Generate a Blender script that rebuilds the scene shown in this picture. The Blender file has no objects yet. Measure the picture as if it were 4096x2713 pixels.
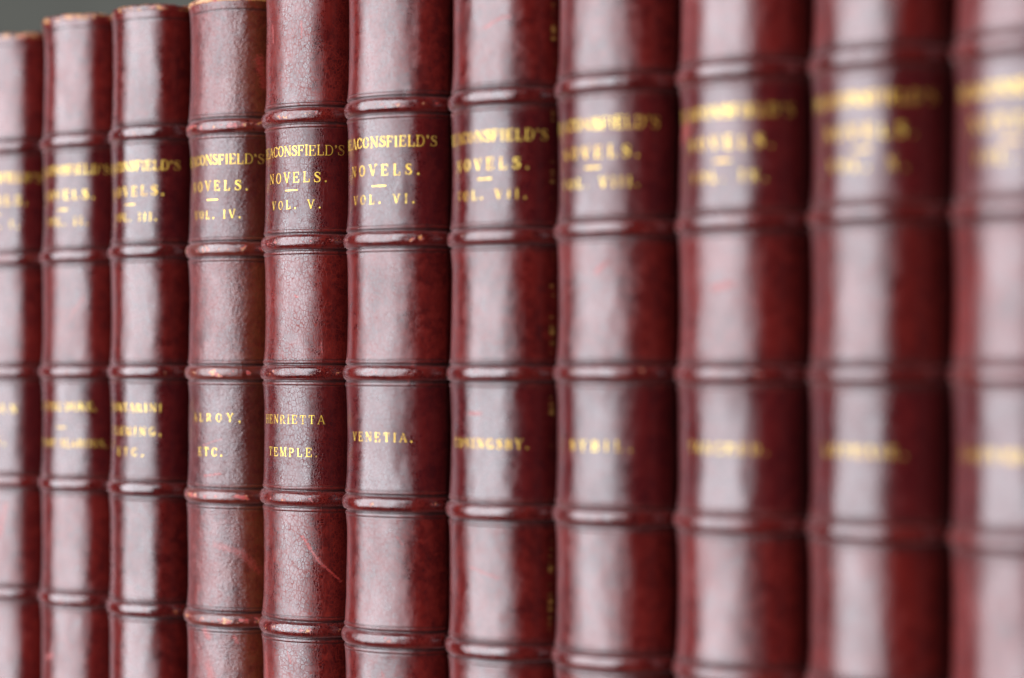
import bpy, math, random
from mathutils import Vector, noise, Matrix

MM = 0.001
C = bpy.context.scene.collection
sc = bpy.context.scene

# ------------------------------------------------------------------ camera
CAM_X, CAM_Y, CAM_Z = 336.18, -326.99, 92.0          # millimetres
YAW, ROLL = 0.73687, math.radians(0.22)
cam = bpy.data.cameras.new('camera')
cam.sensor_width = 36.0
cam.lens = 74.98
cam.shift_y = 0.0332
cam.clip_start, cam.clip_end = 0.02, 50.0
cam.dof.use_dof = True
cam.dof.focus_distance = 0.4865
cam.dof.aperture_fstop = 5.6
cam.dof.aperture_blades = 0
cam_o = bpy.data.objects.new('camera', cam)
C.objects.link(cam_o)
cam_o.location = (CAM_X * MM, CAM_Y * MM, CAM_Z * MM)
cam_o.rotation_mode = 'QUATERNION'
cam_o.rotation_quaternion = (Matrix.Rotation(YAW, 3, 'Z') @ Matrix.Rotation(math.pi / 2, 3, 'X')
                             @ Matrix.Rotation(ROLL, 3, 'Z')).to_quaternion()
sc.camera = cam_o

# ------------------------------------------------------------------ light
world = bpy.data.worlds.new('World')
sc.world = world
world.use_nodes = True
bg = world.node_tree.nodes['Background']
bg.inputs[0].default_value = (0.86, 0.90, 1.0, 1)
bg.inputs[1].default_value = 0.025

def area(name, azimuth, elevation, dist, sx, sy, radiance, color):
    l = bpy.data.lights.new(name, 'AREA')
    l.shape = 'RECTANGLE'
    l.size, l.size_y = sx, sy
    l.energy = radiance * sx * sy * math.pi
    l.color = color
    o = bpy.data.objects.new(name, l)
    C.objects.link(o)
    a, e = math.radians(azimuth), math.radians(elevation)
    d = Vector((math.sin(a) * math.cos(e), -math.cos(a) * math.cos(e), math.sin(e)))
    o.location = d * dist + Vector((0, 0, CAM_Z * MM))
    o.rotation_euler = (-d).to_track_quat('-Z', 'Y').to_euler()
    return o
area('window_light', -20.5, 12, 1.7, 2.12, 2.6, 9.1, (0.94, 0.96, 1.0))

sc.view_settings.view_transform = 'Standard'
sc.view_settings.look = 'None'
sc.view_settings.exposure = 0.0
sc.view_settings.gamma = 1.0
sc.view_settings.use_curve_mapping = False
sc.cycles.use_denoising = True
sc.cycles.max_bounces = 6
sc.cycles.sample_clamp_indirect = 6.0

# ------------------------------------------------------------------ helpers
def tag(o, label=None, cat=None, group=None, kind=None):
    if label: o['label'] = label
    if cat: o['category'] = cat
    if group: o['group'] = group
    if kind: o['kind'] = kind
    return o

def mesh_obj(name, verts, faces, mat, parent=None, uvs=None, attr=None, smooth=True):
    me = bpy.data.meshes.new(name)
    me.from_pydata([(x * MM, y * MM, z * MM) for x, y, z in verts], [], faces)
    if uvs is not None:
        lay = me.uv_layers.new(name='UVMap')
        idx = [0] * len(me.loops)
        me.loops.foreach_get('vertex_index', idx)
        flat = []
        for i in idx:
            flat.extend(uvs[i])
        lay.data.foreach_set('uv', flat)
    if attr is not None:
        for an, vals in attr.items():
            at = me.attributes.new(an, 'FLOAT', 'POINT')
            at.data.foreach_set('value', vals)
    if smooth:
        me.polygons.foreach_set('use_smooth', [True] * len(me.polygons))
    me.materials.append(mat)
    me.update()
    o = bpy.data.objects.new(name, me)
    C.objects.link(o)
    if parent is not None:
        o.parent = parent
    return o

def box_data(x0, x1, y0, y1, z0, z1, b=0.0):
    """a box with its edges chamfered by b"""
    if b <= 0:
        v = [(x, y, z) for z in (z0, z1) for y in (y0, y1) for x in (x0, x1)]
        f = [(0, 2, 3, 1), (4, 5, 7, 6), (0, 1, 5, 4), (2, 6, 7, 3), (0, 4, 6, 2), (1, 3, 7, 5)]
        return v, f
    import bmesh
    bm = bmesh.new()
    bmesh.ops.create_cube(bm, size=1)
    for q in bm.verts:
        q.co = Vector(((x0 + x1) / 2 + q.co.x * (x1 - x0), (y0 + y1) / 2 + q.co.y * (y1 - y0),
                       (z0 + z1) / 2 + q.co.z * (z1 - z0)))
    bmesh.ops.bevel(bm, geom=bm.edges[:], offset=b, segments=2, affect='EDGES', profile=0.5)
    bm.verts.index_update()
    v = [tuple(q.co) for q in bm.verts]
    f = [tuple(w.index for w in p.verts) for p in bm.faces]
    bm.free()
    return v, f

# ------------------------------------------------------------------ node helper
class NT:
    def __init__(self, name):
        self.m = bpy.data.materials.new(name)
        self.m.use_nodes = True
        self.t = self.m.node_tree
        self.t.nodes.clear()
        self.out = self.t.nodes.new('ShaderNodeOutputMaterial')
    def n(self, kind, **kw):
        q = self.t.nodes.new(kind)
        for k, v in kw.items():
            setattr(q, k, v)
        return q
    def put(self, sock, v):
        if hasattr(v, 'is_output') or isinstance(v, bpy.types.NodeSocket):
            self.t.links.new(v, sock)
        elif v is not None:
            sock.default_value = v
    def math(self, op, a, b=None, c=None, clamp=False):
        q = self.n('ShaderNodeMath', operation=op, use_clamp=clamp)
        for i, v in enumerate((a, b, c)):
            if v is not None:
                self.put(q.inputs[i], v)
        return q.outputs[0]
    def vmath(self, op, a, b=None, scale=None):
        q = self.n('ShaderNodeVectorMath', operation=op)
        self.put(q.inputs[0], a)
        if b is not None: self.put(q.inputs[1], b)
        if scale is not None: self.put(q.inputs['Scale'], scale)
        return q.outputs['Value'] if op in ('DOT_PRODUCT', 'LENGTH', 'DISTANCE') else q.outputs['Vector']
    def ramp(self, v, a, b, lo=0.0, hi=1.0, smooth=True):
        q = self.n('ShaderNodeMapRange', interpolation_type='SMOOTHSTEP' if smooth else 'LINEAR')
        q.clamp = True
        self.put(q.inputs['Value'], v)
        for nm, x in (('From Min', a), ('From Max', b), ('To Min', lo), ('To Max', hi)):
            self.put(q.inputs[nm], x)
        return q.outputs['Result']
    def noise(self, vec, scale, detail=3.0, rough=0.55, dist=0.0):
        q = self.n('ShaderNodeTexNoise')
        self.put(q.inputs['Vector'], vec)
        q.inputs['Scale'].default_value = scale
        q.inputs['Detail'].default_value = detail
        q.inputs['Roughness'].default_value = rough
        q.inputs['Distortion'].default_value = dist
        return q.outputs['Fac'], q.outputs['Color']
    def crack(self, vec, scale, rnd=1.0):
        q = self.n('ShaderNodeTexVoronoi', feature='DISTANCE_TO_EDGE')
        self.put(q.inputs['Vector'], vec)
        q.inputs['Scale'].default_value = scale
        q.inputs['Randomness'].default_value = rnd
        return q.outputs['Distance']
    def mix(self, fac, a, b):
        q = self.n('ShaderNodeMix', data_type='RGBA')
        self.put(q.inputs[0], fac)
        self.put(q.inputs[6], a)
        self.put(q.inputs[7], b)
        return q.outputs[2]

def rgb(r, g, b):
    return (r, g, b, 1.0)

def seg_mask(n, p, rag, a, b, w, strength):
    """a scratch: soft ragged line from a to b on the leather (mm on its own surface)"""
    d = (b[0] - a[0], b[1] - a[1], 0.0)
    dd = d[0] ** 2 + d[1] ** 2 or 1e-6
    pa = n.vmath('SUBTRACT', p, (a[0], a[1], 0.0))
    t = n.math('DIVIDE', n.vmath('DOT_PRODUCT', pa, d), dd, clamp=True)
    s = n.n('ShaderNodeVectorMath', operation='SCALE')
    s.inputs[0].default_value = d
    n.put(s.inputs['Scale'], t)
    dist = n.vmath('LENGTH', n.vmath('SUBTRACT', pa, s.outputs['Vector']))
    dist = n.math('ADD', dist, n.math('MULTIPLY', n.math('SUBTRACT', rag, 0.5), w * 4.5))
    return n.math('MULTIPLY', n.ramp(dist, w * 0.2, w * 1.1, strength, 0.0), n.ramp(rag, 0.62, 0.40, 0.35, 1.0))

def leather(i, crackle, brown, scratches, gloss, rub, seams, kind='spine', tone=1.0):
    n = NT('leather_' + kind)
    uv = n.n('ShaderNodeUVMap', uv_map='UVMap').outputs['UV']
    p = uv                                          # surface millimetres
    q = n.vmath('ADD', uv, (i * 71.3, i * 37.7, i * 5.1))
    warp = n.noise(q, 0.8, 2)[1]
    qw = n.vmath('ADD', q, n.vmath('SCALE', n.vmath('SUBTRACT', warp, (0.5, 0.5, 0.5)), scale=0.6))
    big = n.noise(q, 0.09, 4, 0.6)[0]
    med = n.noise(q, 0.5, 5, 0.65, 0.4)[0]
    fine = n.noise(q, 2.6, 3, 0.6)[0]
    # colour of the dyed leather: plum brown to oxblood
    col = n.mix(n.ramp(big, 0.35, 0.68), rgb(0.044 * tone, 0.0028 * tone, 0.0032 * tone),
                rgb(0.082 * tone, 0.0050 * tone, 0.0044 * tone))
    col = n.mix(n.ramp(med, 0.42, 0.70, 0, 0.75), col, rgb(0.108 * tone, 0.0092 * tone, 0.0072 * tone))
    col = n.mix(n.ramp(med, 0.50, 0.30, 0, 0.55), col, rgb(0.020 * tone, 0.0030 * tone, 0.0042 * tone))
    if brown > 0:
        sx = n.n('ShaderNodeSeparateXYZ'); n.put(sx.inputs[0], uv)
        side = n.ramp(n.math('ADD', sx.outputs[0], n.math('MULTIPLY', n.math('SUBTRACT', big, 0.5), 12.0)), 4.0, 15.0)
        col = n.mix(n.math('MULTIPLY', side, n.ramp(med, 0.3, 0.6, 0.35 * brown, brown)), col, rgb(0.080, 0.020, 0.007))
    # crackle
    c1 = n.crack(n.vmath('MULTIPLY', qw, (1.0, 0.8, 1.0)), 1.1)
    c2 = n.crack(n.vmath('MULTIPLY', qw, (1.0, 0.72, 1.0)), 2.1)
    gate = n.ramp(n.noise(q, 0.22, 3)[0], 0.22, 0.50)
    k1 = n.math('MULTIPLY', n.ramp(c1, 0.0, 0.075, 1, 0), gate)
    k2 = n.ramp(c2, 0.0, 0.10, 1, 0)
    kk = n.math('MAXIMUM', k1, n.math('MULTIPLY', k2, 0.55))
    lines = n.math('MULTIPLY', kk, min(1.0, 0.50 * crackle + 0.04))
    col = n.mix(lines, col, rgb(0.20, 0.020, 0.013))
    # tooled dark lines beside the bands
    att = n.n('ShaderNodeAttribute', attribute_name='tool').outputs['Fac']
    col = n.mix(n.math('MULTIPLY', att, 0.85), col, rgb(0.016, 0.008, 0.008))
    # label compartments were polished darker
    lab = n.n('ShaderNodeAttribute', attribute_name='panel').outputs['Fac']
    col = n.mix(n.math('MULTIPLY', lab, 0.45), col, rgb(0.026, 0.0026, 0.0048))
    # rubbed spots: dye worn off to the red skin, and through to tan
    wearn = n.noise(q, 0.42, 6, 0.7, 0.6)[0]
    high = n.n('ShaderNodeAttribute', attribute_name='crest').outputs['Fac']
    thr = n.math('SUBTRACT', 0.85 - 0.08 * rub, n.math('MULTIPLY', high, 0.185 + 0.05 * rub))
    wear = n.ramp(n.math('ADD', wearn, n.math('MULTIPLY', n.math('SUBTRACT', fine, 0.5), 0.12)),
                  thr, n.math('ADD', thr, 0.05))
    rag = n.noise(q, 2.2, 5, 0.8)[0]
    for a, b, w, st in scratches:
        wear = n.math('MAXIMUM', wear, seg_mask(n, p, rag, a, b, w, st))
    col = n.mix(n.math('MULTIPLY', wear, 0.85), col, rgb(0.34, 0.036, 0.030))
    tan = n.math('MULTIPLY', n.ramp(n.noise(q, 0.7, 4)[0], *((0.36, 0.48) if kind == 'cap' else (0.50, 0.62))), n.math('MULTIPLY', high, wear))
    col = n.mix(tan, col, rgb(0.40, 0.18, 0.05))
    if seams:
        sx = n.n('ShaderNodeSeparateXYZ'); n.put(sx.inputs[0], uv)
        edge = n.ramp(n.math('ABSOLUTE', n.math('SUBTRACT', sx.outputs[0], seams)), 0.35, 0.8, 1, 0)
        nn = n.noise(n.vmath('MULTIPLY', q, (0.2, 1.0, 1.0)), 0.24, 5, 0.8)[0]
        col = n.mix(n.math('MULTIPLY', edge, n.ramp(nn, 0.53, 0.64, 0, 0.9)), col, rgb(0.36, 0.19, 0.05))
    rough = n.math('ADD', n.ramp(med, 0.3, 0.7, gloss - 0.03, gloss + 0.05), n.math('MULTIPLY', wear, 0.14))
    rough = n.math('SUBTRACT', rough, n.math('MULTIPLY', high, 0.04))
    jo = n.n('ShaderNodeAttribute', attribute_name='joint').outputs['Fac']
    rough = n.math('ADD', rough, n.math('MULTIPLY', jo, 0.08))
    rough = n.math('SUBTRACT', rough, n.math('MULTIPLY', lab, 0.03))
    rough = n.math('ADD', rough, n.math('MULTIPLY', kk, 0.10 * crackle))
    dull = n.noise(n.vmath('MULTIPLY', q, (1.0, 0.45, 1.0)), 0.16, 4, 0.6)[0]
    rough = n.math('ADD', rough, n.ramp(dull, 0.3, 0.7, -0.03, 0.06))
    df = n.n('ShaderNodeBsdfDiffuse')
    n.put(df.inputs['Color'], col)
    df.inputs['Roughness'].default_value = 0.3
    sh = n.n('ShaderNodeBsdfSheen', distribution='MICROFIBER')
    sh.inputs['Color'].default_value = rgb(0.30, 0.20, 0.20)
    sh.inputs['Roughness'].default_value = 0.32
    gl = n.n('ShaderNodeBsdfAnisotropic', distribution='BECKMANN')
    gl.inputs['Color'].default_value = rgb(0.95, 0.965, 1.0)
    n.put(gl.inputs['Roughness'], rough)
    fr = n.n('ShaderNodeFresnel')
    fr.inputs['IOR'].default_value = 1.58
    fac = n.math('MULTIPLY', fr.outputs[0], n.ramp(jo, 0.0, 1.0, 1.2, 0.10, smooth=False))
    if kind == 'band':
        fac = n.math('MULTIPLY', fac, 1.08)
    fac = n.math('MULTIPLY', fac, n.math('SUBTRACT', 1.0, n.math('MULTIPLY', kk, min(0.9, 0.75 * crackle))), clamp=True)
    fac = n.math('MULTIPLY', fac, n.ramp(dull, 0.25, 0.75, 1.12, 0.84))
    b = n.n('ShaderNodeMixShader')
    n.put(b.inputs[0], fac)
    n.t.links.new(df.outputs[0], b.inputs[1])
    n.t.links.new(gl.outputs[0], b.inputs[2])
    h = n.math('MULTIPLY', kk, -0.32 * crackle)
    h = n.math('ADD', h, n.math('MULTIPLY', fine, 0.05 + 0.06 * crackle))
    h = n.math('ADD', h, n.math('MULTIPLY', n.noise(q, 0.5, 1, 0.5)[0], 0.55))
    h = n.math('ADD', h, n.math('MULTIPLY', n.noise(n.vmath('MULTIPLY', q, (0.45, 1.5, 1.0)), 0.9, 1, 0.5, 0.5)[0], 0.40))
    if brown > 0:
        h = n.math('ADD', h, n.math('MULTIPLY', n.noise(q, 1.3, 3, 0.6)[0], 4.2 * brown))
    h = n.math('SUBTRACT', h, n.math('MULTIPLY', wear, 0.5))
    bp = n.n('ShaderNodeBump')
    bp.inputs['Strength'].default_value = 0.55
    bp.inputs['Distance'].default_value = 0.00008
    n.put(bp.inputs['Height'], h)
    for q_ in (df, gl, fr, sh):
        n.t.links.new(bp.outputs[0], q_.inputs['Normal'])
    # handled leather carries a fine nap that shows at grazing angles
    ad = n.n('ShaderNodeAddShader')
    n.t.links.new(b.outputs[0], ad.inputs[0])
    n.t.links.new(sh.outputs[0], ad.inputs[1])
    n.t.links.new(ad.outputs[0], n.out.inputs[0])
    return n.m

def gilt(name, wear_at, most, fade):
    n = NT(name)
    ob = n.n('ShaderNodeObjectInfo').outputs['Random']
    co = n.n('ShaderNodeCombineXYZ'); n.put(co.inputs[0], ob); n.put(co.inputs[1], n.math('MULTIPLY', ob, 3.7))
    g = n.vmath('ADD', n.n('ShaderNodeTexCoord').outputs['Object'], co.outputs[0])
    worn = n.noise(g, 900.0, 4, 0.7)[0]
    patch = n.noise(g, 160.0, 3, 0.6)[0]
    b = n.n('ShaderNodeBsdfPrincipled')
    n.put(b.inputs['Base Color'], n.mix(n.ramp(patch, 0.35, 0.65), rgb(0.58 * fade, 0.36 * fade, 0.056 * fade), rgb(0.76 * fade, 0.55 * fade, 0.115 * fade)))
    b.inputs['Metallic'].default_value = 0.92
    n.put(b.inputs['Roughness'], n.ramp(worn, 0.3, 0.7, 0.42, 0.62))
    bp = n.n('ShaderNodeBump')
    bp.inputs['Strength'].default_value = 0.6
    bp.inputs['Distance'].default_value = 0.00008
    n.put(bp.inputs['Height'], worn)
    n.t.links.new(bp.outputs[0], b.inputs['Normal'])
    old = n.n('ShaderNodeBsdfPrincipled')
    old.inputs['Base Color'].default_value = rgb(0.11, 0.035, 0.016)
    old.inputs['Roughness'].default_value = 0.4
    mx = n.n('ShaderNodeMixShader')
    n.put(mx.inputs[0], n.ramp(worn, wear_at, wear_at + 0.10, 0.0, most))
    n.t.links.new(b.outputs[0], mx.inputs[1])
    n.t.links.new(old.outputs[0], mx.inputs[2])
    n.t.links.new(mx.outputs[0], n.out.inputs[0])
    return n.m

def plain(name, c1, c2, scale, rough, stretch=(1, 1, 1), bump=0.0):
    n = NT(name)
    g = n.n('ShaderNodeTexCoord').outputs['Object']
    f = n.noise(n.vmath('MULTIPLY', g, stretch), scale, 5, 0.6)[0]
    b = n.n('ShaderNodeBsdfPrincipled')
    n.put(b.inputs['Base Color'], n.mix(n.ramp(f, 0.3, 0.7), rgb(*c1), rgb(*c2)))
    b.inputs['Roughness'].default_value = rough
    if bump:
        bp = n.n('ShaderNodeBump')
        bp.inputs['Strength'].default_value = 0.5
        bp.inputs['Distance'].default_value = bump
        n.put(bp.inputs['Height'], f)
        n.t.links.new(bp.outputs[0], b.inputs['Normal'])
    n.t.links.new(b.outputs[0], n.out.inputs[0])
    return n.m

GOLD = gilt('gold_leaf', 0.54, 0.8, 1.0)
WORN_GOLD = gilt('worn_gold_leaf', 0.53, 0.8, 0.97)
PAPER = plain('page_edges', (0.42, 0.34, 0.22), (0.62, 0.53, 0.38), 60, 0.8, (40, 1, 1))
BOARD = plain('board_paper', (0.060, 0.010, 0.011), (0.110, 0.018, 0.016), 90, 0.55)
WOOD = plain('shelf_wood', (0.05, 0.024, 0.012), (0.10, 0.05, 0.024), 14, 0.45, (1, 12, 12), 0.0004)
WALL = plain('grey_green_paint', (0.034, 0.034, 0.028), (0.042, 0.042, 0.034), 8, 0.9, bump=0.0005)

# ------------------------------------------------------------------ the setting
v, f = box_data(-1600, 1300, 620, 640, -400, 1500)
tag(mesh_obj('wall', v, f, WALL, smooth=False), kind='structure')
v, f = box_data(-420, 420, -12, 619, -22, 0, 1.5)
tag(mesh_obj('shelf', v, f, WOOD, smooth=False), kind='structure')

# ------------------------------------------------------------------ the lettering, cut from strokes
TN, TK, SF = 0.050, 0.118, 0.042        # hairline, stem and serif thickness in cap heights

def strip(pts, ws):
    return ('s', pts, ws)
def stem(x, w=TK, y0=0.0, y1=1.0, serif=(1, 1)):
    r = [strip([(x, y0), (x, (y0 + y1) / 2), (x, y1)], [w] * 3)]
    k = w / 2 + 0.085
    if serif[0]: r.append(strip([(x - k, y0 + SF / 2), (x + k, y0 + SF / 2)], [SF, SF]))
    if serif[1]: r.append(strip([(x - k, y1 - SF / 2), (x + k, y1 - SF / 2)], [SF, SF]))
    return r
def bar(x0, x1, y, w=TN):
    return [strip([(x0, y), ((x0 + x1) / 2, y), (x1, y)], [w] * 3)]
def diag(x0, y0, x1, y1, w):
    return [strip([(x0 + (x1 - x0) * t / 4, y0 + (y1 - y0) * t / 4) for t in range(5)], [w] * 5)]
def foot(x, y, k=0.13):
    return [strip([(x - k, y), (x + k, y)], [SF, SF])]
def arc(cx, cy, rx, ry, a0, a1, thin=TN, thick=TK, n=14):
    pts, ws = [], []
    for k in range(n + 1):
        a = math.radians(a0 + (a1 - a0) * k / n)
        w = thin + (thick - thin) * abs(math.cos(a)) ** 1.6
        pts.append((cx + (rx - w / 2) * math.cos(a), cy + (ry - w / 2) * math.sin(a)))
        ws.append(w)
    return [strip(pts, ws)]
def tick(x, y0, y1, w=TN):
    return [strip([(x, y0), (x, y1)], [w, w])]
def dot(x, y, r=0.105):
    return [('p', [(x + r * math.cos(k * math.pi / 5), y + r * math.sin(k * math.pi / 5)) for k in range(10)])]

S_SPINE = [(.60, .76), (.585, .85), (.50, .945), (.36, .965), (.22, .935), (.145, .83), (.165, .71), (.28, .60), (.43, .51),
           (.57, .41), (.615, .27), (.565, .13), (.44, .045), (.30, .035), (.16, .09), (.085, .18), (.07, .27)]
S_W = [.05, .06, .07, .07, .08, .12, .16, .18, .19, .18, .15, .10, .07, .07, .07, .06, .05]
G = {
 'A': (.88, diag(.10, 0, .42, 1, TN) + diag(.43, 1, .76, 0, TK) + bar(.22, .64, .34) + foot(.11, SF / 2) + foot(.76, SF / 2, .15)),
 'B': (.76, stem(.17) + bar(.17, .42, 1 - TN / 2) + bar(.17, .44, .52) + bar(.17, .44, TN / 2)
      + arc(.40, .755, .27, .245, -90, 90) + arc(.42, .265, .30, .265, -90, 90)),
 'C': (.80, arc(.42, .5, .37, .5, 42, 318, n=22) + tick(.715, .66, .97, .06) + tick(.715, .10, .32, .05)),
 'D': (.88, stem(.17) + bar(.17, .44, 1 - TN / 2) + bar(.17, .44, TN / 2) + arc(.42, .5, .40, .5, -90, 90, n=18)),
 'E': (.78, stem(.17) + bar(.17, .68, 1 - TN / 2) + bar(.17, .52, .52) + bar(.17, .70, TN / 2)
      + tick(.665, .74, 1.0) + tick(.50, .40, .64) + tick(.69, 0, .28)),
 'F': (.72, stem(.17) + bar(.17, .66, 1 - TN / 2) + bar(.17, .50, .50) + tick(.645, .72, 1.0) + tick(.49, .38, .62)),
 'G': (.86, arc(.42, .5, .37, .5, 42, 322, n=22) + tick(.70, .68, .97, .06) + stem(.70, .15, .03, .40, (0, 1))),
 'H': (.94, stem(.17) + stem(.76) + bar(.17, .76, .52)),
 'I': (.40, stem(.20)),
 'K': (.90, stem(.17) + diag(.22, .42, .70, .97, TN) + diag(.38, .58, .74, .03, TK) + foot(.70, 1 - SF / 2) + foot(.74, SF / 2, .15)),
 'L': (.74, stem(.17) + bar(.17, .66, TN / 2) + tick(.65, 0, .32)),
 'M': (1.08, stem(.15, TN) + diag(.17, 1, .52, .02, TK) + diag(.52, .02, .88, 1, TN) + stem(.90)),
 'N': (.92, stem(.15, TN) + diag(.16, .98, .76, .04, TK) + tick(.77, 0, 1.0, TN) + foot(.77, 1 - SF / 2)),
 'O': (.88, arc(.44, .5, .39, .5, 0, 360, n=30)),
 'P': (.74, stem(.17) + bar(.17, .42, 1 - TN / 2) + bar(.17, .42, .46) + arc(.40, .73, .30, .27, -90, 90)),
 'R': (.86, stem(.17) + bar(.17, .42, 1 - TN / 2) + bar(.17, .42, .50) + arc(.40, .75, .29, .25, -90, 90)
      + diag(.44, .50, .72, .04, TK) + foot(.76, SF / 2, .11)),
 'S': (.68, [strip(S_SPINE, S_W)] + tick(.60, .70, .97, .055) + tick(.085, .04, .32, .055)),
 'T': (.80, stem(.40) + bar(.06, .74, 1 - TN / 2) + tick(.085, .70, 1.0) + tick(.715, .70, 1.0)),
 'U': (.90, stem(.18, TK, .30, 1.0, (0, 1)) + arc(.465, .33, .37, .33, 180, 360, TN, TK * .9) + stem(.79, TN, .30, 1.0, (0, 1))),
 'V': (.86, diag(.12, 1, .44, 0, TK) + diag(.45, .02, .74, 1, TN) + foot(.12, 1 - SF / 2, .15) + foot(.75, 1 - SF / 2)),
 'X': (.88, diag(.14, 1, .72, 0, TK) + diag(.14, 0, .72, 1, TN) + foot(.14, 1 - SF / 2, .15) + foot(.72, 1 - SF / 2)
      + foot(.14, SF / 2) + foot(.73, SF / 2, .15)),
 'Y': (.86, diag(.12, 1, .42, .46, TK) + diag(.43, .46, .74, 1, TN) + stem(.43, TK, 0, .48, (1, 0)) + foot(.12, 1 - SF / 2, .15)
      + foot(.75, 1 - SF / 2)),
 "'": (.34, dot(.16, .89) + [strip([(.235, .88), (.215, .78), (.13, .68)], [.10, .08, .03])]),
 '.': (.34, dot(.15, .09)),
 ',': (.34, dot(.15, .09) + [strip([(.225, .07), (.20, -.05), (.11, -.17)], [.10, .08, .03])]),
 ' ': (.45, []),
}

class Spine:
    """the surface of one book's spine: u = arc millimetres from its middle, z = height"""
    def __init__(s, R, t, bands, ztop, seed, wob, h2=0.0):
        s.R, s.t, s.bands, s.ztop, s.seed, s.wob = R, t, bands, ztop, seed, wob
        s.h2 = h2
        s.a1, s.a2, s.r2 = math.radians(38), math.radians(86), R * 0.55   # tighter shoulders
        s.u1 = s.a1 * R
        s.ua = s.u1 + (s.a2 - s.a1) * s.r2
        s.cx, s.cy = s.frame(s.ua)[:2]
    def frame(s, u):
        v = abs(u)
        if v <= s.u1:
            a = v / s.R
            x, y = s.R * math.sin(a), s.R - s.R * math.cos(a)
        else:
            a = s.a1 + (v - s.u1) / s.r2
            x = s.R * math.sin(s.a1) + s.r2 * (math.sin(a) - math.sin(s.a1))
            y = s.R * (1 - math.cos(s.a1)) + s.r2 * (math.cos(s.a1) - math.cos(a))
        g = 1 if u >= 0 else -1
        return g * x, y, g * math.sin(a), -math.cos(a)
    def swell(s, u):
        a = u / s.R
        return s.h2 * math.sin(2 * a) * max(0.0, 1 - (u / s.ua) ** 2)
    def relief(s, u, z):
        h = 0.0
        for b in s.bands:
            d = abs(z - b)
            if d < 12:
                e = d - 1.5
                if e > -0.2:
                    h += 0.55 * math.exp(-max(e, 0) / 2.6)
                h -= 0.42 * math.exp(-((d - 1.82) / 0.26) ** 2)
                h += 0.10 * math.exp(-((d - 2.6) / 0.16) ** 2)
                h -= 0.10 * math.exp(-((d - 2.95) / 0.14) ** 2)
        dt = s.ztop - z
        if dt < 9:
            h += 0.45 * math.exp(-max(dt - 1, 0) / 2.4)
            h -= 0.16 * math.exp(-((dt - 2.5) / 0.22) ** 2)
        w = s.wob
        h -= s.swell(u)
        h += w * 0.22 * noise.noise(Vector((u / 7.0, z / 11.0, s.seed * 3.7)))
        h += w * 0.07 * noise.noise(Vector((u / 2.4, z / 3.2, s.seed * 7.1 + 5)))
        return h
    def point(s, u, z, lift=0.0):
        x, y, nx, ny = s.frame(u)
        h = s.relief(u, z) + lift
        return (x + nx * h, y + ny * h, z)

def text_run(text, cap, width, height_ratio=1.0):
    """letters laid out between 0 and width with even letterspacing; gives (glyph, x, scale)"""
    nat = sum(G[c][0] for c in text) * cap
    gap = (width - nat) / max(1, len(text) - 1)
    x, out = 0.0, []
    for c in text:
        out.append((c, x))
        x += G[c][0] * cap + gap
    return out

def emboss(name, rows, sp, parent, seed, mat=None):
    """rows: (text, cap height, centre u, z of its middle, width) or ('-', thick, centre, z, width) on one compartment"""
    rnd = random.Random(seed)
    V, F = [], []
    lift = [0.03]
    def add_quadstrip(L):
        base = len(V)
        hh = lift[0]
        lift[0] += 0.0035
        if lift[0] > 0.075: lift[0] = 0.03
        for (a, b) in L:
            V.append(sp.point(a[0], a[1], hh)); V.append(sp.point(b[0], b[1], hh))
        for k in range(len(L) - 1):
            F.append((base + 2 * k, base + 2 * k + 1, base + 2 * k + 3, base + 2 * k + 2))
    def put_strip(pts, ws, ox, oz, cap):
        # resample finely so that the foil hugs the curved leather
        P, W = [pts[0]], [ws[0]]
        for k in range(len(pts) - 1):
            (x0, y0), (x1, y1) = pts[k], pts[k + 1]
            m = max(1, int(math.hypot(x1 - x0, y1 - y0) * cap / 0.35))
            for j in range(1, m + 1):
                t = j / m
                P.append((x0 + (x1 - x0) * t, y0 + (y1 - y0) * t))
                W.append(ws[k] + (ws[k + 1] - ws[k]) * t)
        L = []
        for k in range(len(P)):
            a, b = P[max(0, k - 1)], P[min(len(P) - 1, k + 1)]
            dx, dy = b[0] - a[0], b[1] - a[1]
            ln = math.hypot(dx, dy) or 1
            nx, ny = -dy / ln, dx / ln
            w = W[k] / 2
            L.append(((ox + (P[k][0] + nx * w) * cap, oz + (P[k][1] + ny * w) * cap),
                      (ox + (P[k][0] - nx * w) * cap, oz + (P[k][1] - ny * w) * cap)))
        add_quadstrip(L)
    for text, cap, cu, cz, width in rows:
        if text == '-':
            put_strip([(0, 0), (width / 2, rnd.uniform(-.03, .03)), (width, 0)], [cap * .8, cap * 1.15, cap * .8], cu - width / 2, cz, 1.0)
            continue
        for c, x in text_run(text, cap, width):
            if c == ' ': continue
            jz = rnd.uniform(-0.05, 0.05)
            k = cap * rnd.uniform(0.97, 1.03)
            for s in G[c][1]:
                ox, oz = cu - width / 2 + x, cz - cap / 2 + jz
                if s[0] == 's':
                    put_strip(s[1], s[2], ox, oz, k)
                else:
                    base = len(V)
                    for (px, py) in s[1]:
                        V.append(sp.point(ox + px * k, oz + py * k, lift[0]))
                    F.append(tuple(range(base, base + len(s[1]))))
    return mesh_obj(name, V, F, mat or GOLD, parent, smooth=True)

# ------------------------------------------------------------------ one book
BOTTOM = 0.0
DEPTH = 118.0

def profile_rows(sp):
    zs = set()
    z = 0.0
    while z < sp.ztop:
        zs.add(round(z, 2)); z += 1.3
    for b in sp.bands:
        k = -4.2
        while k <= 4.2:
            zs.add(round(b + k, 2)); k += 0.12
    k = 0.0
    while k < 4.5:
        zs.add(round(sp.ztop - k, 2)); k += 0.15
    return sorted(q for q in zs if 0 <= q <= sp.ztop)

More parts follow.
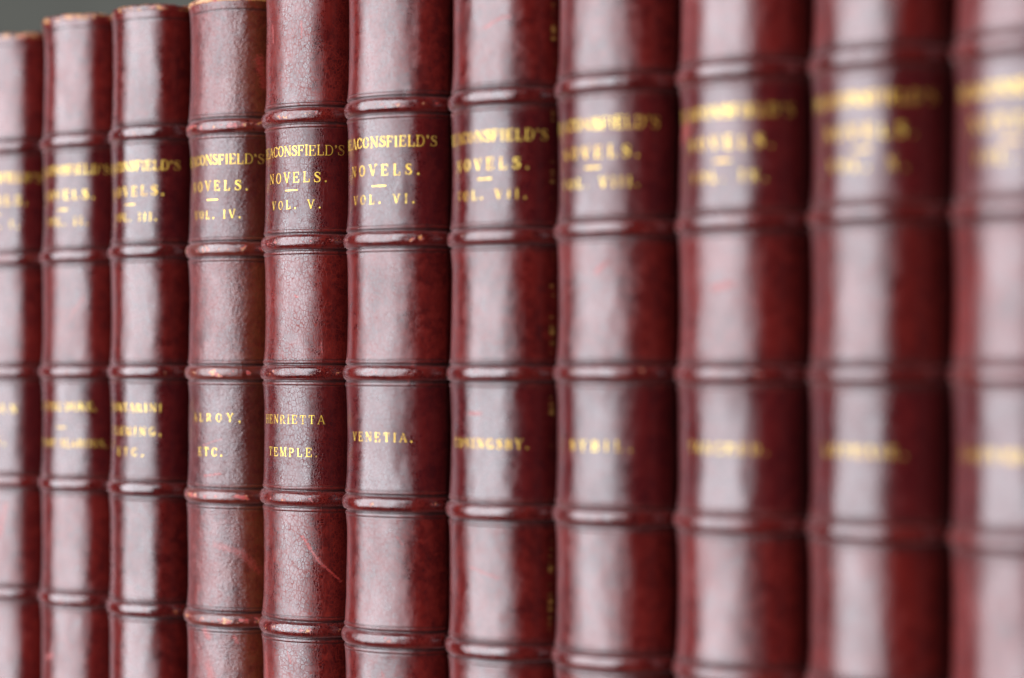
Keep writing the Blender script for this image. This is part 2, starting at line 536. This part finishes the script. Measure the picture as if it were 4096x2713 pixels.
def make_book(i, B):
    R, t = B['R'], B['t']
    bands = [CAM_Z + q for q in B['bands']]
    ztop = CAM_Z + B['top']
    sp = Spine(R, t, bands, ztop, i * 1.37, B.get('wob', 0.7), B.get('h2', 0.0))
    root = bpy.data.objects.new('leather_book', None)
    root.empty_display_size = 0.02
    C.objects.link(root)
    root.location = (B['x'] * MM, B.get('y', 0) * MM, 0)
    root.rotation_euler = (0, math.radians(B.get('lean', 0.12)), math.radians(B.get('yaw', 0)))
    tag(root, B['label'], 'book', 'matching set of red leather books standing in a row')
    mat = leather(i, B['crackle'], B['brown'], B['scratches'], B['gloss'], B['rub'], B.get('seam', 0), 'spine', B.get('tone', 1.0))
    bmat = leather(i + 20, B['crackle'] * 0.8, B['brown'] * 0.4, B.get('band_marks', []), B['gloss'] - 0.03, B['rub'] + 0.28, 0, 'band', 0.85 * B.get('tone', 1.0))
    cmat = leather(i + 40, B['crackle'] * 0.6, B['brown'] * 0.4, [], B['gloss'] + 0.05, B['rub'] + 1.1, 0, 'cap')

    # ---- spine: rounded back, joints, and the leather turned onto the boards
    ua = sp.ua
    us = [-ua + 2 * ua * k / 76 for k in range(77)]
    cx, cy = sp.cx, sp.cy
    side = [(cx + 0.02, cy + 0.9), (cx - 0.35, cy + 1.8), (cx - 0.05, cy + 2.9), (t / 2 - 0.55, cy + 4.2),
            (t / 2 - 0.18, cy + 5.2), (t / 2 - 0.12, cy + 8), (t / 2 - 0.12, cy + 26)]
    zs = profile_rows(sp)
    cols = [('s', -1, p) for p in reversed(side)] + [('u', q) for q in us] + [('s', 1, p) for p in side]
    V, UV, TO, CR, PA, JO = [], [], [], [], [], []
    for z in zs:
        tool, crest = 0.0, 0.0
        for b in bands:
            d = abs(z - b)
            tool = max(tool, math.exp(-((d - 1.95) / 0.40) ** 2), 0.7 * math.exp(-((d - 2.95) / 0.2) ** 2))
        dt = ztop - z
        tool = max(tool, 0.8 * math.exp(-((dt - 2.5) / 0.3) ** 2))
        crest = max(0.0, 1 - dt / 2.0)
        panel = 1.0 if (bands[1] + 3.2 < z < bands[0] - 3.2 or bands[3] + 3.2 < z < bands[2] - 3.2) else 0.0
        for c in cols:
            if c[0] == 'u':
                V.append(sp.point(c[1], z)); UV.append((c[1], z - CAM_Z))
                e = min(1.0, max(0.0, (abs(c[1]) - ua + 2.0) / 2.0))
                JO.append(min(1.0, max(0.0, (abs(c[1]) - ua * 0.60) / (ua * 0.20))))
            else:
                V.append((c[1] * c[2][0], c[2][1], z)); UV.append((c[1] * (ua + c[2][1] - cy), z - CAM_Z))
                e = 0.3
                JO.append(1.0)
            TO.append(tool); CR.append(max(crest, e * 0.35)); PA.append(panel)
    nc = len(cols)
    F = []
    for r in range(len(zs) - 1):
        for c in range(nc - 1):
            a = r * nc + c
            F.append((a, a + 1, a + nc + 1, a + nc))
    mesh_obj('spine', V, F, mat, root, UV, {'tool': TO, 'crest': CR, 'panel': PA, 'joint': JO})

    # ---- raised bands
    for bi, b in enumerate(bands):
        V, UV, TO, CR, PA, F = [], [], [], [], [], []
        m = 18
        ub = ua + 0.2
        hw = 1.6 + 0.1 * noise.noise(Vector((i * 2.2, bi * 1.7, 4)))
        for c in range(81):
            u = -ub + 2 * ub * c / 80
            taper = min(1.0, (ub - abs(u)) / 1.6 + 0.25) ** 0.5
            wav = 0.10 * noise.noise(Vector((u / 6, bi * 3.1, i * 2.3)))
            for k in range(m + 1):
                a = math.pi * k / m
                z = b + wav + hw * math.cos(a)
                s_ = math.sin(a)
                hgt = (B.get('raise', 1.25) * s_ ** 0.8) * taper - 0.12
                hgt += 0.05 * noise.noise(Vector((u / 1.6, z / 1.2, i * 5.3 + bi)))
                x, y, nx, ny = sp.frame(u)
                hgt -= sp.swell(u)
                V.append((x + nx * hgt, y + ny * hgt, z))
                UV.append((u + bi * 45, z - CAM_Z))
                TO.append(max(0.0, 1 - s_ * 2.6) * 0.9); CR.append(max(0.0, (s_ - 0.55) / 0.45)); PA.append(0.0)
        for c in range(80):
            for k in range(m):
                a = c * (m + 1) + k
                F.append((a, a + 1, a + m + 2, a + m + 1))
        mesh_obj('raised_band', V, F, bmat, root, UV, {'tool': TO, 'crest': CR, 'panel': PA})

    # ---- head cap: leather rolled over the top of the spine
    V, UV, TO, CR, PA, F = [], [], [], [], [], []
    m = 10
    for c in range(61):
        u = -ua + 2 * ua * c / 60
        x, y, nx, ny = sp.frame(u)
        base = sp.relief(u, ztop)
        bulge = 0.5 * noise.noise(Vector((u / 3.5, i * 1.9, 0.3))) + 0.35 * noise.noise(Vector((u / 1.1, i * 2.9, 1.3)))
        for k in range(m + 1):
            a = math.pi * (-0.25 + 1.25 * k / m)
            hh = base - 0.75 + (0.95 + 0.25 * bulge) * math.cos(a)
            z = ztop + 0.1 + 0.95 * math.sin(a) + bulge * 0.8
            V.append((x + nx * hh, y + ny * hh, z))
            UV.append((u, 200 + k * 0.35)); TO.append(0.0); CR.append(1.0); PA.append(0.0)
    for c in range(60):
        for k in range(m):
            a = c * (m + 1) + k
            F.append((a, a + m + 1, a + m + 2, a + 1))
    mesh_obj('head_cap', V, F, cmat, root, UV, {'tool': TO, 'crest': CR, 'panel': PA})

    # ---- boards and pages behind
    for s in (-1, 1):
        xo, xi = s * (t / 2 - 0.22), s * (t / 2 - 2.5)
        v, f = box_data(min(xo, xi), max(xo, xi), cy + 5.4, DEPTH, 0.0, ztop + 0.6, 0.3)
        mesh_obj('cover_board', v, f, BOARD, root, smooth=False)
    v, f = box_data(-t / 2 + 2.55, t / 2 - 2.55, cy + 0.8, DEPTH - 4, 2.5, ztop - 2.6, 0.2)
    mesh_obj('page_block', v, f, PAPER, root, smooth=False)

    # ---- gilt lettering
    emboss('author_lettering', [("BEACONSFIELD'S", 2.35, B['cu'], CAM_Z + B['z'][0], B['wa'])], sp, root, i * 10 + 1)
    emboss('series_lettering', [('NOVELS.', 2.4, B['cu'], CAM_Z + B['z'][1], B['wn'])], sp, root, i * 10 + 2)
    emboss('gilt_rule', [('-', 0.26, B['cu'] - 0.4, CAM_Z + B['z'][2], 3.6)], sp, root, i * 10 + 3, WORN_GOLD)
    emboss('volume_lettering', [(B['vol'], 2.0, B['cu'], CAM_Z + B['z'][3], B['wv'])], sp, root, i * 10 + 4, WORN_GOLD)
    for row in B['name']:
        if row[0] == '-':
            emboss('gilt_rule', [('-', 0.22, B['cu'] - 0.3 + row[2], CAM_Z + row[1], row[3])], sp, root, i * 10 + 7, WORN_GOLD)
        else:
            emboss('name_lettering', [(row[0], row[4] if len(row) > 4 else 2.0, B['cu'] + row[2], CAM_Z + row[1], row[3])],
                   sp, root, i * 10 + 5 + B['name'].index(row), WORN_GOLD)
    return root

def book(**k):
    d = dict(y=0, crackle=0.35, brown=0.0, scratches=[], gloss=0.295, rub=0.1, cu=2.75, wa=25.0, wn=17.8, wv=14.4)
    d.update(k)
    f = d['R'] / 15.3
    for key in ('cu', 'wa', 'wn', 'wv'):
        d[key] *= f
    d['cu'] += d.get('dcu', 0) + 0.2
    return d

BOOKS = [
 book(x=-149.03, R=16.09, t=30.04, bands=[59.4, 29.7, -0.3, -29.1, -58.8], top=88.5, z=(51.2, 45.2, 41.6, 38.8), vol='VOL. I.', tone=1.10, dcu=-0.3, wv=13.5,
      name=[('VIVIAN', -9.9, -1.5, 16.5), ('GREY.', -18.5, -2.5, 12.0)], rub=0.25,
      scratches=[((4.5, -43.5), (6.4, -35.5), 0.9, .8)],
      label='red leather book lettered VOL. I., cut off by the left edge of the photo'),
 book(x=-118.99, R=15.69, t=29.30, bands=[59.0, 29.6, -0.1, -28.9, -58.4], top=90.3, z=(51.6, 45.2, 41.4, 38.4), vol='VOL. II.', tone=1.05, dcu=-0.5, h2=0.25,
      name=[('YOUNG DUKE,', -9.0, -0.2, 20.0), ('-', -14.4, 0, 3.0), ('COUNT ALARCOS,', -18.4, 0.6, 24.0, 1.9)], rub=0.25,
      scratches=[((4.99, 13.75), (8.68, 18.7), 0.45, .5), ((-4, -74), (-1, -73), 0.9, .8)],
      label='red leather book lettered VOL. II. with the long title of two names'),
 book(x=-90.43, R=15.90, t=29.68, bands=[59.0, 29.8, 0.0, -28.9, -58.8], top=89.4, z=(50.8, 44.6, 41.3, 38.2), vol='VOL. III.', tone=0.85, dcu=-0.9, h2=-0.15,
      name=[('CONTARINI', -8.9, -0.1, 18.0), ('FLEMING,', -14.7, 0.2, 17.2), ('ETC.', -19.9, -0.4, 9.5)], rub=0.1, gloss=0.27,
      label='glossy red leather book lettered VOL. III. between VOL. II. and VOL. IV.'),
 book(x=-59.62, R=15.60, t=29.12, bands=[58.3, 29.1, -0.2, -29.5, -58.8], top=88.2, z=(50.4, 44.2, 40.9, 37.4), vol='VOL. IV.', tone=1.10, dcu=-0.3,
      name=[('ALROY,', -10.8, 0.1, 15.0), ('ETC.', -19.0, -1.0, 8.0)], rub=0.85, brown=0.9, crackle=0.6, wob=0.9, gloss=0.36,
      scratches=[((4.0, -41.02), (9.6, -42.4), 1.0, .5), ((10.6, -42.8), (14.7, -47.0), 1.1, .4), ((0.6, -24.7), (5.2, -24.1), 0.35, .8),
                 ((-0.2, -17.5), (5.2, -15.9), 0.3, .5), ((14.2, 74), (15.4, 68), 1.2, .6), ((1.0, -61.5), (2.2, -63), 1.0, .7), ((2, -70), (3, -74), 1.6, .6), ((9, -62.5), (9.6, -64), .5, .8)],
      label='browned and scuffed red leather book lettered VOL. IV., top just inside the photo'),
 book(x=-32.19, R=15.23, t=28.43, bands=[58.7, 29.8, -0.1, -28.9, -58.8], top=90.2, z=(50.6, 44.5, 41.6, 38.3), vol='VOL. V.', tone=0.95, dcu=0.2, wn=17.3,
      name=[('HENRIETTA', -10.8, -1.0, 18.6), ('TEMPLE.', -18.3, -0.7, 14.8)], crackle=1.0, rub=0.5, gloss=0.27,
      scratches=[((6.3, -37.5), (9.9, -42.8), 0.42, 1.0), ((9.9, -42.8), (15.3, -47.7), 0.36, .9), ((3.9, 17.5), (4.6, 17.2), 0.35, .9),
                 ((10.4, 7.0), (10.6, 4.5), 0.16, .7), ((-9.9, -68), (-8.8, -79), 0.5, .45), ((-6.5, -66), (-5.5, -72), 1.2, .45), ((2.5, -64), (3.4, -66.5), .3, .6), ((-9.6, 4), (-9.3, -3), .3, .55), ((8.5, -70), (10, -73), .25, .6), ((-4.5, 80), (-4.2, 76), .3, .8), ((5.2, 80), (5.4, 76.5), .3, .8)],
      label='sharply focused crackled red leather book lettered VOL. V. with a diagonal scratch'),
 book(x=-2.75, R=16.44, t=30.69, bands=[58.7, 29.4, -0.1, -28.9, -58.7], top=89.0, z=(50.7, 44.5, 41.0, 38.1), vol='VOL. VI.', tone=1.00, dcu=-0.8, h2=1.0, wv=15.6,
      name=[('VENETIA.', -14.2, -0.1, 16.6)], crackle=0.5, rub=0.3,
      scratches=[((9.5, -2), (10.5, 2), 0.3, .35), ((7, -36), (8.2, -37.5), .3, .5), ((-8.0, -40), (-7.4, -45), .35, .45), ((3.5, -66), (5.2, -69), .4, .45)],
      label='red leather book lettered VOL. VI., slightly soft, just right of the crackled one'),
 book(x=29.19, R=16.80, t=31.36, bands=[57.9, 28.6, -0.1, -29.2, -58.4], top=89.0, z=(49.7, 43.8, 40.7, 37.4), vol='VOL. VII.', tone=0.92, dcu=-1.0, h2=0.25, wv=16.8,
      name=[('CONINGSBY.', -14.8, -0.2, 20.3)], seam=17.2,
      scratches=[((1.8, 72.3), (5.5, 74.1), 0.45, .8), ((5.5, 74.1), (7.4, 74.3), 0.5, .6), ((-2.0, -8.5), (1.2, -8.5), 0.45, .8),
                 ((-1.3, -40.9), (5.5, -42.8), 0.4, .6)],
      label='red leather book lettered VOL. VII. with gold flecks along its right joint'),
 book(x=59.78, R=16.71, t=31.19, bands=[58.1, 29.1, 0.1, -28.8, -57.9], top=89.0, z=(50.0, 44.3, 41.2, 38.2), vol='VOL. VIII.', gloss=0.335, tone=0.95, dcu=-1.9, h2=0.5, wv=17.6,
      name=[('SYBIL.', -14.5, 1.2, 14.6)],
      scratches=[((1.81, 20.3), (3.82, 21.8), 0.6, .8)],
      label='red leather book lettered VOL. VIII., blurred, right of the gold flecked joint'),
 book(x=91.2, R=16.79, t=31.35, bands=[57.7, 29.0, -0.1, -28.6, -57.5], top=89.0, z=(49.9, 44.0, 40.5, 37.6), vol='VOL. IX.', gloss=0.335, tone=1.05, dcu=-1.2, h2=0.2, wv=15.8,
      name=[('TANCRED.', -14.2, 0.0, 18.0)],
      scratches=[((-0.15, 16.35), (3.66, 17.1), 0.8, .85), ((-12.2, 45.5), (-9.0, 47.5), 2.0, .75), ((-15.3, -47.5), (-14.6, -44.5), 1.0, .8)],
      label='red leather book lettered VOL. IX. with a dark pink scuff beside its title'),
 book(x=122.1, R=16.46, t=30.72, bands=[57.3, 29.1, -0.1, -28.6, -57.4], top=89.0, z=(49.8, 43.9, 40.5, 37.9), vol='VOL. X.', tone=0.88, dcu=-0.9, wv=15.0,
      name=[('LOTHAIR.', -13.9, -0.5, 17.2)], gloss=0.32,
      label='strongly blurred red leather book lettered VOL. X., second from the right edge'),
 book(x=152.3, R=16.26, t=30.35, bands=[56.9, 28.7, 0.0, -28.8, -57.3], top=89.0, z=(49.2, 43.4, 40.1, 37.6), vol='VOL. XI.', gloss=0.335, tone=1.00, dcu=-0.9, h2=-0.1, wv=15.6,
      name=[('ENDYMION.', -14.0, -1.3, 20.5)],
      label='nearest and most blurred red leather book, cut off by the right edge'),
]
for i, B in enumerate(BOOKS):
    make_book(i + 1, B)
